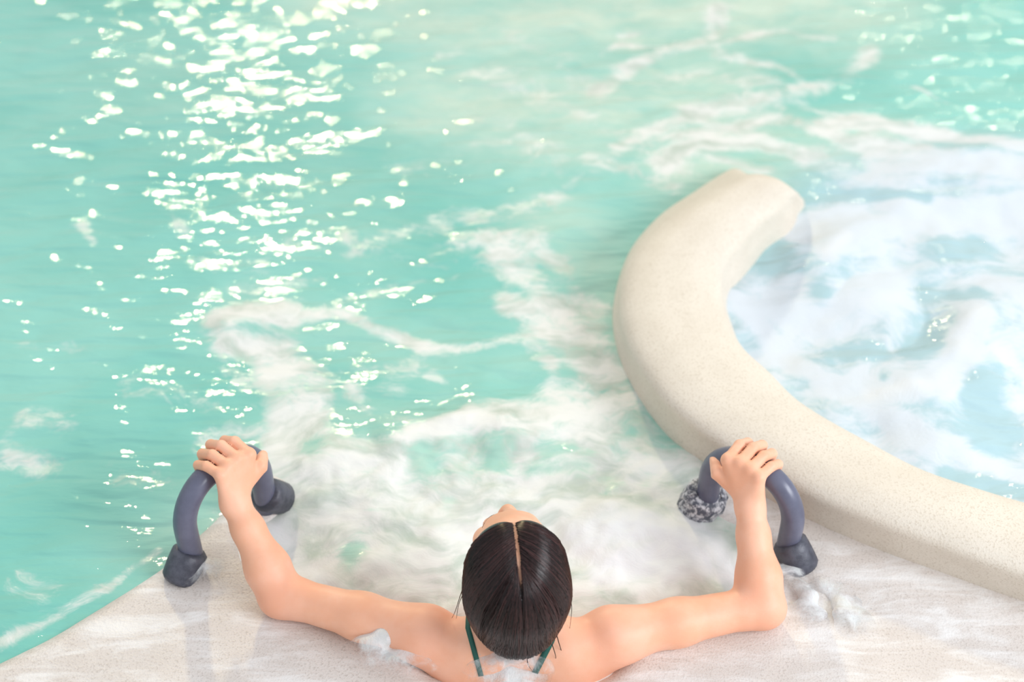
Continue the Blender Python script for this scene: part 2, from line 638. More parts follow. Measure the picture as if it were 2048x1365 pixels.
foam_strokes = [
    # around the bather
    ([(640, 1010), (1000, 1000), (1340, 1010)], 120, 1.15), ([(560, 1110), (900, 1130), (1480, 1150)], 130, 1.15),
    ([(620, 1200), (900, 1240), (1200, 1230), (1480, 1200)], 90, 1.1), ([(700, 940), (900, 930), (1150, 940), (1330, 960)], 75, 0.95),
    ([(800, 900), (880, 868), (950, 845), (1010, 862), (1080, 885), (1200, 890)], 40, 1.0), ([(1130, 800), (1240, 830), (1330, 930)], 70, 0.8),
    ([(480, 1100), (560, 1220), (720, 1290), (880, 1340), (1200, 1345), (1400, 1300), (1580, 1250)], 50, 1.3), ([(560, 1000), (520, 1080)], 50, 1.1), ([(1400, 960), (1480, 1060), (1570, 1140)], 50, 1.1),
    ([(1360, 1030), (1430, 1090), (1460, 1160)], 60, 1.4), ([(560, 1060), (620, 1130), (700, 1190), (820, 1220)], 50, 1.4), ([(1330, 960), (1370, 1000)], 40, 0.9),
    # web in front
    ([(430, 650), (520, 636), (580, 640)], 38, 0.95), ([(440, 690), (540, 700), (600, 740), (640, 790)], 46, 0.75),
    ([(560, 640), (680, 640), (760, 670), (830, 698), (930, 705), (1030, 690)], 24, 0.8), ([(530, 760), (580, 830), (560, 900)], 52, 0.8),
    ([(640, 790), (610, 870), (560, 930)], 50, 0.75), ([(700, 780), (760, 850), (860, 840)], 26, 0.65), ([(650, 920), (820, 890)], 60, 0.75),
    ([(1000, 520), (1080, 570), (1150, 640), (1170, 720), (1110, 780)], 60, 0.75), ([(1060, 480), (1150, 560), (1210, 700)], 46, 0.65),
    ([(1050, 690), (1120, 740), (1250, 800)], 50, 0.75), ([(860, 760), (900, 770)], 22, 0.6), ([(880, 500), (960, 470), (1080, 480)], 45, 0.55),
    ([(700, 470), (820, 520), (900, 560)], 40, 0.42), ([(420, 590), (520, 580), (640, 560)], 26, 0.4), ([(380, 530), (520, 540)], 30, 0.35),
    ([(330, 420), (370, 470)], 20, 0.5), ([(170, 440), (190, 480)], 18, 0.5),
    ([(540, 730), (600, 800), (640, 880), (580, 940)], 75, 0.8), ([(1100, 600), (1180, 700), (1260, 820)], 75, 0.75), ([(1020, 840), (1150, 850), (1280, 900)], 60, 0.9), ([(620, 640), (700, 600), (800, 580), (880, 540)], 26, 0.45), ([(640, 720), (760, 740), (840, 720)], 26, 0.45),
    ([(1150, 1080), (1300, 1070), (1390, 1120), (1200, 1150)], 60, 1.6), ([(560, 760), (600, 830), (640, 900), (760, 930)], 60, 0.7), ([(760, 780), (900, 800), (1000, 800), (1100, 800)], 46, 0.5),
    ([(1000, 600), (1080, 640), (1200, 760), (1260, 860)], 60, 0.75), ([(1120, 520), (1200, 620)], 40, 0.6), ([(460, 740), (520, 800)], 40, 0.5), ([(400, 880), (520, 860)], 40, 0.45), ([(940, 440), (1100, 400), (1200, 350)], 40, 0.5),
    ([(800, 330), (950, 300), (1100, 250)], 60, 0.36), ([(900, 120), (1050, 180), (1200, 260), (1350, 330)], 70, 0.42), ([(1250, 190), (1400, 150), (1550, 170)], 50, 0.42),
    ([(1240, 300), (1330, 250), (1440, 215), (1560, 200)], 40, 0.75), ([(1320, 330), (1400, 290), (1500, 280), (1600, 310)], 44, 0.8), ([(1180, 330), (1280, 350), (1340, 380)], 40, 0.6), ([(1600, 250), (1700, 290), (1850, 300)], 40, 0.8),
    ([(880, 460), (980, 480), (1060, 520)], 46, 0.62), ([(1200, 110), (1240, 90), (1330, 90)], 18, 0.6), ([(1440, 110), (1560, 130), (1640, 190)], 26, 0.55), ([(700, 500), (780, 470), (880, 440)], 30, 0.4), ([(560, 480), (640, 500)], 30, 0.35),
    # left, faint
    ([(20, 910), (80, 930)], 40, 0.55), ([(60, 830), (130, 860)], 30, 0.4), ([(240, 770), (330, 790), (420, 810)], 40, 0.38), ([(30, 1160), (90, 1190)], 36, 0.45),
    ([(0, 1280), (120, 1230), (230, 1170), (330, 1100)], 16, 0.62), ([(60, 690), (200, 720)], 30, 0.3), ([(230, 960), (330, 950)], 30, 0.35),
    # far middle and far right
    ([(1190, 185), (1260, 140), (1330, 100), (1420, 75), (1440, 20)], 40, 0.72), ([(1240, 70), (1300, 60)], 14, 0.7), ([(1600, 190), (1690, 160), (1740, 110)], 36, 0.62),
    ([(1330, 250), (1450, 205), (1500, 190)], 26, 0.6), ([(1290, 290), (1420, 260), (1540, 235), (1640, 250)], 36, 0.6), ([(1420, 310), (1520, 340), (1640, 300)], 34, 0.65),
    ([(1560, 190), (1680, 240), (1800, 250)], 26, 0.6), ([(1640, 250), (1760, 245), (1860, 270), (2048, 290), (2200, 300)], 34, 1.0), ([(1760, 320), (1900, 330), (2100, 340)], 60, 0.9),
    ([(1000, 60), (1100, 100), (1180, 180)], 60, 0.4), ([(980, 240), (1080, 300), (1130, 360)], 60, 0.4), ([(900, 330), (1000, 300)], 50, 0.35),
    ([(1830, 180), (1920, 215), (1990, 225)], 14, 0.6), ([(1430, 90), (1560, 60), (1660, 80)], 22, 0.55),
    # basin behind the wall
    ([(1620, 450), (1800, 440), (2100, 420)], 90, 0.95), ([(1540, 600), (1650, 650), (1800, 560)], 90, 0.9), ([(1480, 590), (1560, 700), (1700, 800), (1850, 890), (2048, 960)], 45, 0.95),
    ([(1960, 640), (1920, 740), (1860, 790), (1740, 800)], 55, 1.1), ([(1980, 560), (2200, 620)], 80, 0.8), ([(1740, 620), (1800, 600)], 60, 1.0), ([(2020, 720), (2200, 800)], 60, 0.8),
    ([(1700, 490), (1660, 520)], 45, 1.1),
]
clear_strokes = [
    ([(900, 620)], 70, 0.7), ([(860, 640), (960, 630)], 45, 0.6), ([(650, 690), (740, 700)], 42, 0.6), ([(940, 750), (1040, 745)], 40, 0.8), ([(1140, 745)], 26, 0.6), ([(840, 815), (900, 800)], 34, 0.6),
    ([(700, 830), (780, 860)], 30, 0.5), ([(620, 905)], 22, 0.75), ([(720, 1105)], 26, 0.75), ([(1100, 920), (1150, 905)], 16, 0.5), ([(1010, 930)], 30, 0.6), ([(850, 930)], 30, 0.6), ([(1080, 950), (1180, 930)], 20, 0.5), ([(760, 1000)], 30, 0.4), ([(900, 1010)], 24, 0.4), ([(1230, 960)], 30, 0.45), ([(690, 1110), (740, 1100)], 20, 0.2), ([(1190, 560)], 36, 0.6),
    ([(1190, 420), (1230, 480)], 40, 0.5), ([(1620, 385), (1750, 385), (1860, 395)], 16, 0.8), ([(1900, 500), (1960, 480)], 40, 0.75), ([(1540, 520), (1580, 490)], 26, 0.7), ([(1640, 590)], 26, 0.6),
    ([(1690, 710), (1740, 705)], 26, 0.75), ([(1820, 710), (1850, 680)], 30, 0.75), ([(1960, 800), (1970, 850)], 46, 0.9), ([(1760, 770)], 14, 0.6), ([(1900, 945), (2048, 985)], 18, 0.9), ([(1860, 580), (1960, 590)], 22, 0.6),
    ([(1160, 50), (1340, 50)], 40, 0.4), ([(1560, 330)], 20, 0.5), ([(1920, 215), (2048, 170)], 60, 0.5), ([(1300, 960)], 16, 0.4), ([(1260, 870)], 14, 0.3),
]
veil_strokes = [  # thin foam and milky seat water; the far strokes also paint warm haze
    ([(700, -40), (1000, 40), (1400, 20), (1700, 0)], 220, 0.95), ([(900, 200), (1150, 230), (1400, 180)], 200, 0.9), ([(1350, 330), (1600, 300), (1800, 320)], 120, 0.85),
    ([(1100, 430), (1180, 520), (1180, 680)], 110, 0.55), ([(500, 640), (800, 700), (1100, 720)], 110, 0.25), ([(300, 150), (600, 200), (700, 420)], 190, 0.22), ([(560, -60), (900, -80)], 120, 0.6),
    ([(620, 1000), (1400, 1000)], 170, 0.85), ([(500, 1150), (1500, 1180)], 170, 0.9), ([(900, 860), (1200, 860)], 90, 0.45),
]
basin_poly = np.array([q for q in wall_center[2:]] + [np.array([6.0, 0.8]), np.array([6.0, 3.4]), P(2300, 280)[:2], P(2048, 275)[:2], P(1850, 285)[:2], P(1640, 330)[:2]])
bsd = poly_sd(gx, gy, basin_poly)
basin = sstep(0.14, -0.14, bsd)
niche_poly = np.array([P(x, y)[:2] for x, y in [(560, 905), (620, 930), (800, 900), (900, 850), (1000, 850), (1120, 880), (1280, 900), (1390, 900), (1400, 1010), (1600, 1120), (1620, 1250),
                                                 (1380, 1310), (1200, 1350), (1040, 1368), (880, 1350), (700, 1300), (520, 1235), (470, 1150), (500, 1080), (590, 1010)]])
nsd = poly_sd(gx, gy, niche_poly)
niche = sstep(0.06, -0.05, nsd)

wx_ = gx + 0.05 * (fbm(gx * 5, gy * 5) - 0.5); wy_ = gy + 0.05 * (fbm(gx * 5 + 40, gy * 5 + 11) - 0.5)
foam = np.maximum((1.15 - 0.18 * niche) * stroke_field(wx_, wy_, foam_strokes), 0.70 * basin) - stroke_field(wx_, wy_, clear_strokes) - 0.06
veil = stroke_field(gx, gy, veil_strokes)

# waves: long-crested swell in the open pool, lumps where it is churned
ca, sa = math.cos(math.radians(14)), math.sin(math.radians(14))
u = gx * ca + gy * sa; v = -gx * sa + gy * ca
wob = 0.25 * (fbm(u * 1.3, v * 1.3, 3) - 0.5)
swell = (0.0028 * np.sin((v + wob) * 2 * math.pi / 0.21 + 1.5 * fbm(u * 1.8, v * 1.8, 2))
         + 0.010 * (fbm(u * 2.6, v * 6.0, 3) - 0.5) + 0.0075 * (fbm(u * 5.5 + 7, v * 12.0, 2) - 0.5))
lump = 0.05 * (fbm(gx * 5 + 3, gy * 6, 4, 0.5) - 0.5) + 0.018 * (fbm(gx * 16, gy * 16, 3) - 0.5)
bas = 0.075 * (fbm(gx * 3.4 + 9, gy * 4.2 + 2, 3, 0.45) - 0.5) + 0.012 * (fbm(gx * 13, gy * 13, 2) - 0.5)
bump_strokes = [([(800, 905), (880, 872), (950, 850), (1010, 866), (1080, 890)], 55, 0.028), ([(1220, 1060), (1320, 1090)], 60, 0.03), ([(660, 930), (760, 950)], 60, 0.02),
                ([(1960, 660), (1920, 760), (1850, 800)], 95, 0.045), ([(1700, 490), (1640, 530)], 80, 0.035), ([(1760, 620)], 90, 0.03), ([(450, 660), (560, 640)], 34, 0.012)]
mound = stroke_field(wx_, wy_, bump_strokes)
far = np.clip((np.maximum(np.abs(gx) - 1.6, 0) + np.maximum(gy - 4.2, 0)) / 1.5, 0, 1)
gz = swell * (1 - far) * (1 - 0.6 * niche) * (1 - 0.6 * basin) + lump * niche + bas * basin * (1 - far) + mound
ny, nx = gx.shape
ii = np.arange(ny * nx).reshape(ny, nx)
Fq = np.stack([ii[:-1, :-1], ii[:-1, 1:], ii[1:, 1:], ii[1:, :-1]], -1).reshape(-1, 4)
fc = lambda a: (a[:-1, :-1] + a[1:, 1:]).ravel() / 2
is_n = fc(nsd) < 0
dry = (fc(poly_sd(gx, gy, poly)) < -0.07) & (fc(nsd) > 0.03)     # under the ledge: no surface there
is_b = (fc(bsd) < 0) & ~is_n
allv = np.stack([gx.ravel(), gy.ravel(), gz.ravel()], 1)
for name, sel, label, cat in (
        ('pool_water', ~is_n & ~is_b & ~dry, 'rippling turquoise pool water with sun glints and thin foam', 'water'),
        ('bubbling_foam', is_n, 'churning white foam around the bathing person between the grab handles', 'foam'),
        ('basin_water', is_b & ~dry, 'frothing pale blue white water in the basin behind the curved wall', 'water')):
    fq = Fq[sel]
    used = np.unique(fq)
    remap = np.full(ny * nx, -1); remap[used] = np.arange(len(used))
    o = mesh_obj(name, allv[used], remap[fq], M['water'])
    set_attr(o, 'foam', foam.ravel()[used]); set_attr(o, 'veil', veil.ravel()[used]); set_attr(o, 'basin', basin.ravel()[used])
    prop(o, label, cat, kind='stuff')

# ------------------------------------------------------------------ grab handles
PIPE_R = 0.0205


def arch(a, b, h, rise):
    """U of pipe between two feet: straight legs, wide bends, short straight top"""
    a, b = np.array(a), np.array(b)
    L = b - a; L[2] = 0; span = np.linalg.norm(L); L /= span
    up = np.array([0, 0, 1.0])
    r = min(span / 2, h - rise)
    pts = [a + up * t for t in np.linspace(0.0, rise, 5)]
    for t in np.linspace(0, math.pi / 2, 12)[1:]:
        pts.append(a + up * (rise + (h - rise) * math.sin(t)) + L * (span * 0.40) * (1 - math.cos(t)))
    for t in np.linspace(math.pi / 2, 0, 12):
        pts.append(b + up * (rise + (h - rise) * math.sin(t)) - L * (span * 0.40) * (1 - math.cos(t)))
    pts += [b + up * t for t in np.linspace(rise, 0.0, 5)[1:]]
    return pts, L


def lathe_path(base, direction, profile, sides=24):
    d = np.array(direction, float); d /= np.linalg.norm(d)
    return tube([np.array(base) + d * s for s, r in profile], [r for s, r in profile], sides)


def handle(near_px, far_px, label, crust_far, lean, high=0.195):
    a, b = P(*near_px, 0.012), P(*far_px, 0.012)
    root = empty('grab_handle', (a + b) / 2)
    prop(root, label, 'grab handle', 'grab handles of the seat')
    pts, L = arch(a, b, high, high - 0.085)
    v, f = tube(pts, PIPE_R, 28)
    mesh_obj('pipe', v, f, M['pipe'], root)
    for base, sgn, cr in ((a, -1, lean == 'crusty_near'), (b, 1, crust_far)):
        out = np.array([L[0] * sgn, L[1] * sgn, 0])
        # threaded collar, body and a splayed foot that leans outwards
        g = 1.22 if cr else 1.0
        body = lathe_path(base + np.array([0, 0, 0.054]), (0, 0, -1), [(0.0, 0.0212), (0.0, 0.0300), (0.004, 0.0325 * g), (0.014, 0.0325 * g), (0.017, 0.031 * g), (0.035, 0.034 * g), (0.06, 0.037 * g)], 40 if cr else 26)
        foot = lathe_path(base + np.array([0, 0, 0.040]) - out * 0.002, out * (0.35 if cr else 0.75) + np.array([0, 0, -0.9]), [(0.0, 0.026), (0.006, 0.032 * g), (0.02, 0.0325 * g), (0.036, 0.0325 * g), (0.056, 0.0315 * g), (0.062, 0.027)], 40 if cr else 20)
        if cr:
            for pts_ in (body[0], foot[0]):
                for k_ in range(len(pts_)):
                    pts_[k_] = pts_[k_] + np.array([rnd.gauss(0, 0.0017) for _ in range(3)])
        v, f = merge([body, foot])
        s = mesh_obj('socket', v, f, M['crust'] if cr else M['socket'], root)
        ring = lathe_path(base + np.array([0, 0, 0.062]), (0, 0, -1), [(0, 0.0208), (0, 0.0265), (0.007, 0.0278), (0.008, 0.0208)], 26)
        mesh_obj('collar', ring[0], ring[1], M['socket'], root)
    return root, pts, L, a, b


hl = handle((388, 1130), (534, 1016), 'grey plastic grab handle held by the hand at left, beside open turquoise water', False, '', 0.180)
hr = handle((1572, 1112), (1412, 1016), 'grey plastic grab handle held by the hand at right, beside the sandstone wall', True, '', 0.170)

# ------------------------------------------------------------------ person
SL, EL, WL = P(862, 1272, 0.046), P(562, 1190, 0.048), P(470, 1006, 0.162)
SR, ER, WR = P(1214, 1274, 0.046), P(1524, 1212, 0.048), P(1500, 1016, 0.154)
MID = (SL + SR) / 2
body = Field((-0.64, 1.27, -0.30), (0.64, 1.80, 0.36), 0.0027)


def arm(S, E, W, side):
    lerp = lambda a, b, t: a + (b - a) * t
    dn = np.array([0, 0, 1.0])
    body.ell(S + np.array([side * 0.012, 0.0, -0.002]), (0.050, 0.043, 0.045), k=0.03)
    body.cone(lerp(S, E, 0.05), lerp(S, E, 0.45), 0.044, 0.0385, k=0.03)
    body.cone(lerp(S, E, 0.45), lerp(S, E, 0.92), 0.0385, 0.0335, k=0.02)
    body.cone(lerp(S, E, 0.9), E, 0.0335, 0.034, k=0.015)
    # elbow point: pushed outwards along the bend
    bend = (E - S) / np.linalg.norm(E - S) + (E - W) / np.linalg.norm(E - W)
    body.ell(E + bend * 0.008, (0.029, 0.029, 0.028), k=0.02)
    body.cone(E, lerp(E, W, 0.28), 0.034, 0.0365, k=0.018)
    body.cone(lerp(E, W, 0.28), lerp(E, W, 0.72), 0.0365, 0.0270, k=0.02)
    body.cone(lerp(E, W, 0.72), W, 0.0270, 0.0225, k=0.015)


def hand(W, pts, L, side, t_grip):
    """hand laid over the top of the pipe; u runs towards the index finger, v is where the fingers go over"""
    top = np.array(pts[len(pts) // 2]) * 0.5 + np.array(pts[len(pts) // 2 - 1]) * 0.5 + np.array([0, 0, 0.0])
    u = np.array([L[0], L[1], 0.0])
    v = np.array([-u[1], u[0], 0.0]) * side
    w = np.array([0, 0, 1.0])
    top = top + u * t_grip
    HS = 1.14
    loc = lambda a, b, c: top + u * a * HS + v * b * 1.04 + w * c * 1.0
    mcp = [(0.028, -0.040, 0.0285), (0.0095, -0.035, 0.0315), (-0.0095, -0.036, 0.0305), (-0.027, -0.039, 0.0280)]
    fl = [1.0, 1.06, 1.0, 0.84]
    fr = [0.0100, 0.0102, 0.0098, 0.0088]
    lo = np.minimum(top - 0.075, W - 0.05); hi = np.maximum(top + 0.075, W + 0.05)

    def fn(f, p):
        fing = None
        for (a, b, c), s, r in zip(mcp, fl, fr):
            spread = 0.10 * a
            M0 = loc(a, b, c)
            A1 = loc(a + spread, b + 0.038 * s, c + 0.003 * s)
            A2 = loc(a + spread, b + 0.066 * s, c - 0.014 * s)
            A3 = loc(a + spread * 0.8, b + 0.066 * s, c - 0.040 * s)
            d = smin(smin(d_cone(p, M0, A1, r * 1.04, r), d_cone(p, A1, A2, r, r * 0.94), 0.003), d_cone(p, A2, A3, r * 0.94, r * 0.82), 0.003)
            fing = d if fing is None else smin(fing, d, 0.0016)
        palm = None
        for (a, b, c), r in zip(mcp, (0.0125, 0.0128, 0.0122, 0.0112)):
            Wc = W + u * a * 0.38 + w * 0.002
            d = d_cone(p, Wc, loc(a, b, c), 0.0145, r)
            palm = d if palm is None else smin(palm, d, 0.012)
        # thumb: leaves the side of the palm near the wrist, lies along the pipe on the near side
        T0 = W * 0.62 + loc(0.028, -0.038, 0.022) * 0.38 + u * 0.004 - w * 0.006
        T1 = loc(0.038, -0.052, 0.000)
        T2 = loc(0.048, -0.043, 0.002)
        T3 = loc(0.055, -0.037, 0.001)
        th = smin(smin(d_cone(p, T0, T1, 0.0150, 0.0125), d_cone(p, T1, T2, 0.0122, 0.0105), 0.004), d_cone(p, T2, T3, 0.0105, 0.0085), 0.003)
        d = smin(palm, fing, 0.006)
        d = smin(d, th, 0.009)
        d = smin(d, d_cone(p, W, W * 0.7 + loc(0, 0, 0.03) * 0.3, 0.0225, 0.019), 0.014)
        return smin(f, d, 0.012)
    body.apply(lo, hi, fn)
    return loc


arm(SL, EL, WL, -1)
arm(SR, ER, WR, 1)
hand(WL, hl[1], hl[2], 1, 0.008)
hand(WR, hr[1], hr[2], -1, 0.002)

# head frame
HO = P(1029, 1136, 0.205)
RH = np.array(Matrix.Rotation(math.radians(6), 3, 'Z') @ Matrix.Rotation(math.radians(25.5), 3, 'X'))
HL = lambda x, y, z: HO + RH @ np.array([x, y, z])
# torso, shoulders, neck
NB = MID + np.array([0, 0.005, 0.02])
body.ell(MID + np.array([0, 0.022, -0.23]), (0.145, 0.085, 0.20), k=0.05)
body.cone(SL, NB + np.array([-0.04, -0.03, -0.02]), 0.038, 0.032, k=0.025)
body.cone(SR, NB + np.array([0.04, -0.03, -0.02]), 0.038, 0.032, k=0.025)
for sgn, S in ((-1, SL), (1, SR)):
    body.ell(MID + np.array([sgn * 0.075, -0.022, -0.045]), (0.080, 0.046, 0.075), k=0.03)   # shoulder blades
    body.cone(S * 0.55 + NB * 0.45 + np.array([0, -0.025, -0.002]), HL(sgn * 0.028, -0.050, -0.085), 0.026, 0.032, k=0.03)   # trapezius
body.cone(NB + np.array([0, 0.0, -0.02]), HL(0, -0.028, -0.055), 0.054, 0.050, k=0.03)
# head
RM = [list(r) for r in RH.T]  # columns: used as world->local
RMw = RH
body_R = RH


def hell(c, r, k=0.012, carve=False):
    cw = HL(*c)
    (body.carve if carve else body.ell)(cw, r, body_R, k=k)


CR_C, CR_R = (0, -0.012, 0.028), (0.073, 0.092, 0.077)
hell(CR_C, CR_R, 0.02)
hell((0, 0.022, -0.030), (0.060, 0.064, 0.070), 0.03)
body.cone(HL(-0.046, 0.0, -0.062), HL(-0.012, 0.066, -0.092), 0.017, 0.017, k=0.025)
body.cone(HL(0.046, 0.0, -0.062), HL(0.012, 0.066, -0.092), 0.017, 0.017, k=0.025)
hell((0, 0.075, -0.092), (0.017, 0.013, 0.013), 0.012)
hell((0, 0.069, 0.022), (0.036, 0.014, 0.014), 0.02)            # brow
for s in (-1, 1):
    hell((s * 0.032, 0.089, 0.000), (0.018, 0.012, 0.012), 0.008, carve=True)
    hell((s * 0.031, 0.0735, 0.000), (0.0135, 0.0125, 0.0115), 0.003)   # closed lids over the eyeballs
    hell((s * 0.040, 0.060, -0.032), (0.020, 0.018, 0.020), 0.02)      # cheeks
    hell((s * 0.010, 0.097, -0.036), (0.008, 0.009, 0.0075), 0.006)    # nostril wings
    hell((s * 0.074, -0.008, -0.006), (0.007, 0.017, 0.031), 0.006)    # ears
    hell((s * 0.081, -0.002, -0.004), (0.006, 0.009, 0.018), 0.004, carve=True)
body.cone(HL(0, 0.086, 0.012), HL(0, 0.103, -0.030), 0.0075, 0.0092, k=0.012)
hell((0, 0.103, -0.031), (0.0090, 0.0095, 0.009), 0.008)
body.cone(HL(-0.017, 0.083, -0.061), HL(0.017, 0.083, -0.061), 0.005, 0.005, k=0.006)
body.cone(HL(-0.014, 0.082, -0.071), HL(0.014, 0.082, -0.071), 0.006, 0.006, k=0.006)
hell((0, 0.094, -0.066), (0.020, 0.008, 0.0012), 0.002, carve=True)

person = empty('person', MID + np.array([0, 0.03, -0.3]))
prop(person, 'person with wet dark hair leaning back in the foam, arms stretched to both grab handles', 'person')
bv, bf = body.mesh()
bo = mesh_obj('body', bv, bf, M['skin'], person)
flush = np.zeros(len(bv))
for c, r in ((EL, 0.05), (ER, 0.05), (SL, 0.06), (SR, 0.06)):
    flush = np.maximum(flush, 0.5 * np.exp(-((bv - c) ** 2).sum(1) / r ** 2))
set_attr(bo, 'flush', flush)
bvh = BVHTree.FromPolygons([Vector(v) for v in bv], [tuple(int(i) for i in q) for q in bf])


def on_body(px, py):
    r = Vector(ray(px, py)).normalized()
    return bvh.ray_cast(Vector((0, 0, CAM_H)), r)


# brows, lashes and lips follow the face
def face_stroke(name, pts, w, mat):
    path, n = [], []
    for p in catmull([np.array(q) for q in pts], 4):
        a = Vector(HL(p[0], 0.2, p[1])); d = Vector(HL(p[0], 0, p[1])) - a
        h = bvh.ray_cast(a, d.normalized())
        if h[0] is not None: path.append(np.array(h[0]) + np.array(h[1]) * 0.0004)
    m = len(path)
    v, f = tube(path, [w * (0.35 + 0.65 * math.sin(math.pi * (0.12 + 0.76 * i / (m - 1)))) for i in range(m)], 6)
    return mesh_obj(name, v, f, mat, person)


for sg in (-1, 1):
    face_stroke('eyebrow', [(sg * 0.014, 0.014), (sg * 0.030, 0.018), (sg * 0.046, 0.012)], 0.0016, M['eye'])
    face_stroke('eyelashes', [(sg * 0.019, -0.004), (sg * 0.031, -0.0075), (sg * 0.043, -0.004)], 0.0012, M['eye'])
face_stroke('upper_lip', [(-0.019, -0.064), (-0.006, -0.0605), (0, -0.062), (0.006, -0.0605), (0.019, -0.064)], 0.0032, M['lip'])
face_stroke('lower_lip', [(-0.017, -0.067), (0, -0.0725), (0.017, -0.067)], 0.0040, M['lip'])

# hair: a smooth wet cap with a centre parting, and combed strands over it
cc, cr = np.array(CR_C), np.array(CR_R)
hf = Field((-0.115, -0.16, -0.15), (0.115, 0.12, 0.14), 0.0017)


def hair_surface(p):
    x, y, z = p
    d = d_ell(p, cc, cr + 0.008)
    d = smin(d, d_ell(p, (0, -0.052, -0.008), (0.082, 0.068, 0.085)), 0.03)
    d = smin(d, d_cone(p, (0, -0.075, -0.05), (0, -0.072, -0.125), 0.062, 0.040), 0.03)
    return d


def hairline(p):
    x, y, z = p
    return y - (0.058 - 0.58 * (0.078 - z) - 6.0 * np.maximum(np.abs(x) - 0.045, 0) ** 2 * 4)


def hair_fn(f, p):
    x, y, z = p
    d = hair_surface(p) + 0.0055 * np.exp(-(x / 0.016) ** 2) * np.clip((y + 0.07) / 0.05, 0, 1) * (z > 0)
    hl_ = hairline(p)
    d = d + 0.0062 * (1 - np.clip(-hl_ / 0.028, 0, 1)) ** 2
    d = smax(d, hl_, 0.004)
    wpart = 0.0034 * np.clip((y + 0.078) / 0.05, 0, 1)
    d = smax(d, np.where((z > 0) & (wpart > 0), wpart - np.abs(x - 0.001), -1.0), 0.0015)
    return d.astype(np.float32) + f * 0


hf.apply(hf.lo, hf.lo + hf.h * hf.n, hair_fn)
hv, hfa = hf.mesh()
hair = mesh_obj('hair', HO + hv @ RH.T, hfa, M['hair'], person)


def hs_val(q):
    return hair_surface([q[:, 0], q[:, 1], q[:, 2]])


def project(q, off):
    for _ in range(6):
        d = hs_val(q) - off
        g = np.stack([hs_val(q + e) - hs_val(q - e) for e in np.eye(3) * 1e-3], 1) / 2e-3
        q = q - d[:, None] * g / (np.sum(g * g, 1)[:, None] + 1e-9)
    return q


SV, SF, TONE = [], [], []
NS = 16
nst = 2800
tt = np.linspace(0, 1, NS)
rs = np.random.RandomState(5)
paths, offs = [], []
for i in range(nst):
    side = 1 if rs.rand() < 0.5 else -1
    s = rs.rand()
    y0 = 0.066 - 0.122 * s
    start = np.array([side * (0.0035 + 0.004 * rs.rand()), y0, 0.11])
    fan = rs.rand() if s > 0.70 else 1.0
    endx = side * (0.088 - 0.075 * max(0, (s - 0.45) / 0.55) * rs.rand()) * fan
    end = np.array([endx, -0.055 - 0.075 * s + rs.normal() * 0.008, -0.05 - 0.06 * rs.rand()])
    ctrl = np.array([side * (0.070 - 0.02 * s) * fan, y0 - 0.045 - 0.02 * s, 0.085])
    q = ((1 - tt) ** 2)[:, None] * start + (2 * tt * (1 - tt))[:, None] * ctrl + (tt ** 2)[:, None] * end
    q = q + (np.sin(tt * math.pi * rs.uniform(1, 2.2) + rs.rand() * 6)[:, None] * rs.normal(0, 0.0012, 3)[None])
    paths.append(q); offs.append(rs.uniform(-0.0008, 0.0020))
Q = np.concatenate(paths)
OFF = np.repeat(offs, NS)
OFF = OFF - 0.0058 * (1 - np.clip(-hairline([Q[:, 0], Q[:, 1], np.maximum(Q[:, 2], 0.02)]) / 0.028, 0, 1)) ** 2
OFF = OFF - 0.0055 * np.exp(-(Q[:, 0] / 0.014) ** 2) * np.clip((Q[:, 1] + 0.07) / 0.05, 0, 1)
Q = project(Q, OFF)
hl_ok = hairline([Q[:, 0], Q[:, 1], Q[:, 2]]).reshape(nst, NS) < 0.003
Q = Q.reshape(nst, NS, 3)
for i in range(nst):
    if hl_ok[i].sum() < 6: continue
    path = Q[i][hl_ok[i]]
    if len(path) < NS:
        tq = np.linspace(0, len(path) - 1, NS); i0 = np.minimum(tq.astype(int), len(path) - 2); fr_ = (tq - i0)[:, None]
        path = path[i0] * (1 - fr_) + path[i0 + 1] * fr_
    rad = rs.uniform(0.0006, 0.0012)
    T = np.gradient(path, axis=0); T /= np.linalg.norm(T, axis=1)[:, None] + 1e-9
    nrm = path - cc; nrm -= T * np.sum(nrm * T, 1)[:, None]; nrm /= np.linalg.norm(nrm, axis=1)[:, None] + 1e-9
    b = np.cross(T, nrm)
    base = len(SV); TONE += [rs.rand() ** 2.2] * (3 * NS)
    for k in range(NS):
        r = rad * (0.35 + 0.65 * math.sin(math.pi * min(1, 0.08 + tt[k] * 1.0)) ** 0.5)
        for a in (math.pi / 2, math.pi * 7 / 6, math.pi * 11 / 6):
            SV.append(path[k] + r * (math.sin(a) * nrm[k] + 1.3 * math.cos(a) * b[k]))
    for k in range(NS - 1):
        for c in range(3):
            c2 = (c + 1) % 3
            SF.append((base + 3 * k + c, base + 3 * k + c2, base + 3 * k + 3 + c2, base + 3 * k + 3 + c))
# loose wisps
for pts in ([(-0.083, -0.02, -0.01), (-0.090, -0.03, -0.05), (-0.098, -0.045, -0.08), (-0.104, -0.052, -0.10)],
            [(-0.083, -0.03, -0.01), (-0.092, -0.04, -0.05), (-0.097, -0.055, -0.09)],
            [(0.05, -0.11, -0.05), (0.058, -0.13, -0.08), (0.060, -0.138, -0.11)],
            [(0.06, -0.10, -0.05), (0.068, -0.122, -0.08), (0.075, -0.13, -0.11)],
            [(0.01, -0.12, -0.05), (0.012, -0.14, -0.08), (0.02, -0.150, -0.10)],
            [(0.082, -0.04, -0.02), (0.090, -0.06, -0.05), (0.086, -0.09, -0.08)]):
    c = catmull(pts, 6)
    v, f = tube(c, list(np.linspace(0.0009, 0.0003, len(c))), 4)
    b0 = len(SV); SV += v; SF += [tuple(i + b0 for i in q) for q in f]
SVw = HO + np.array(SV) @ RH.T
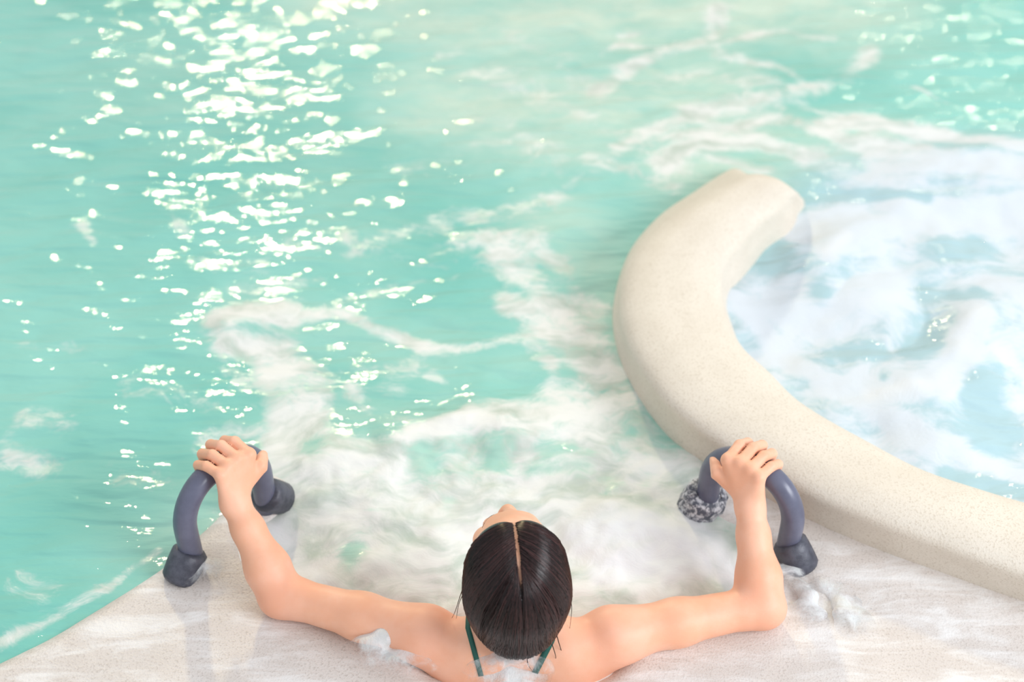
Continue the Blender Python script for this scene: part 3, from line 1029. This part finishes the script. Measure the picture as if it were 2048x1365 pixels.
strands = mesh_obj('strands', SVw - np.array(person.location), SF, M['hair'])
strands.parent = hair
set_attr(strands, 'tone', TONE + [0.1] * (len(SV) - len(TONE)))
strands['kind'] = 'stuff'


def strap(pxs, w):
    pts, nrm = [], []
    for px, py in pxs:
        h = on_body(px, py)
        if h[0] is not None:
            pts.append(np.array(h[0])); nrm.append(np.array(h[1]))
    if len(pts) < 2: return
    for k in range(1, 9):                      # on over the shoulder and down in front
        h = bvh.ray_cast(Vector((pts[0][0], pts[0][1] + 0.010, 0.16)), Vector((0, 0, -1)))
        if h[0] is None or h[0].z < -0.06: break
        pts.insert(0, np.array(h[0])); nrm.insert(0, np.array(h[1]))
    V, F = [], []
    n = len(pts)
    for i in range(n):
        t = pts[min(i + 1, n - 1)] - pts[max(i - 1, 0)]; t /= np.linalg.norm(t)
        s = np.cross(t, nrm[i]); s /= np.linalg.norm(s)
        for a, b in ((-w, -0.002), (-w, 0.0016), (w, 0.0016), (w, -0.002)):
            V.append(pts[i] + s * a + nrm[i] * b)
    for i in range(n - 1):
        for k in range(4):
            k2 = (k + 1) % 4
            F.append((4 * i + k, 4 * i + k2, 4 * i + 4 + k2, 4 * i + 4 + k))
    F += [(3, 2, 1, 0), tuple(4 * (n - 1) + k for k in range(4))]
    o = mesh_obj('swimsuit_strap', V, F, M['strap'], person)


strap([(936 + 26 * t, 1256 + 96 * t) for t in np.linspace(0, 1, 14)], 0.0042)
strap([(1104 - 34 * t, 1280 + 66 * t) for t in np.linspace(0, 1, 12)], 0.0050)

# ------------------------------------------------------------------ splashes of froth
def froth(name, center, spread, n, label, seed, drops=12, rot=0.0):
    """soft heap of froth: one lumpy mass that thins out towards its rim"""
    r = np.random.RandomState(seed)
    c = np.array(center); sp = np.array(spread)
    ca, sa = math.cos(rot), math.sin(rot)
    q = max(sp[0], sp[1])
    f = Field(c - np.array([q, q, sp[2]]) * 1.6 - 0.03, c + np.array([q, q, sp[2]]) * 1.6 + 0.04, 0.0035)
    for i in range(n):
        a = r.rand() * 2 * math.pi; d = math.sqrt(r.rand())
        gx_, gy_ = sp[0] * d * math.cos(a), sp[1] * d * math.sin(a)
        z = sp[2] * (1 - d * d) * r.uniform(0.1, 1.0)
        rad = (0.26 * min(sp)) * r.uniform(0.5, 1.15)
        f.ell(c + np.array([gx_ * ca - gy_ * sa, gx_ * sa + gy_ * ca, z]), (rad * 1.5, rad * 1.1, rad), k=0.020, m=0.02)
    for i in range(drops):
        g = r.normal(0, 0.6, 3) * sp; g[2] = abs(g[2])
        f.ell(c + g, (r.uniform(0.0018, 0.0035),) * 3, k=0.002, m=0.006)
    v, fa = f.mesh()
    o = mesh_obj(name, v, fa, M['foam'])
    d = v - c
    lx, ly = d[:, 0] * ca + d[:, 1] * sa, -d[:, 0] * sa + d[:, 1] * ca
    set_attr(o, 'rim', np.sqrt((lx / sp[0]) ** 2 + (ly / sp[1]) ** 2))
    prop(o, label, 'splash', kind='stuff')
    return o


froth('splash', P(785, 1318, 0.012), (0.085, 0.045, 0.060), 80, 'white splash over the upper arm at left', 1, rot=-0.3)
froth('splash', P(1020, 1335, 0.040), (0.075, 0.042, 0.034), 60, 'white froth behind the neck between the swimsuit straps', 2)
froth('splash', P(1650, 1215, 0.006), (0.095, 0.055, 0.022), 60, 'white splash on the ledge beside the elbow at right', 3, rot=-0.4)
froth('splash', P(405, 1150, 0.006), (0.045, 0.028, 0.030), 40, 'thin white spill at the near socket of the handle at left', 5)
froth('splash', P(1570, 1160, 0.006), (0.040, 0.025, 0.022), 40, 'white spill at the near socket of the handle at right', 7)
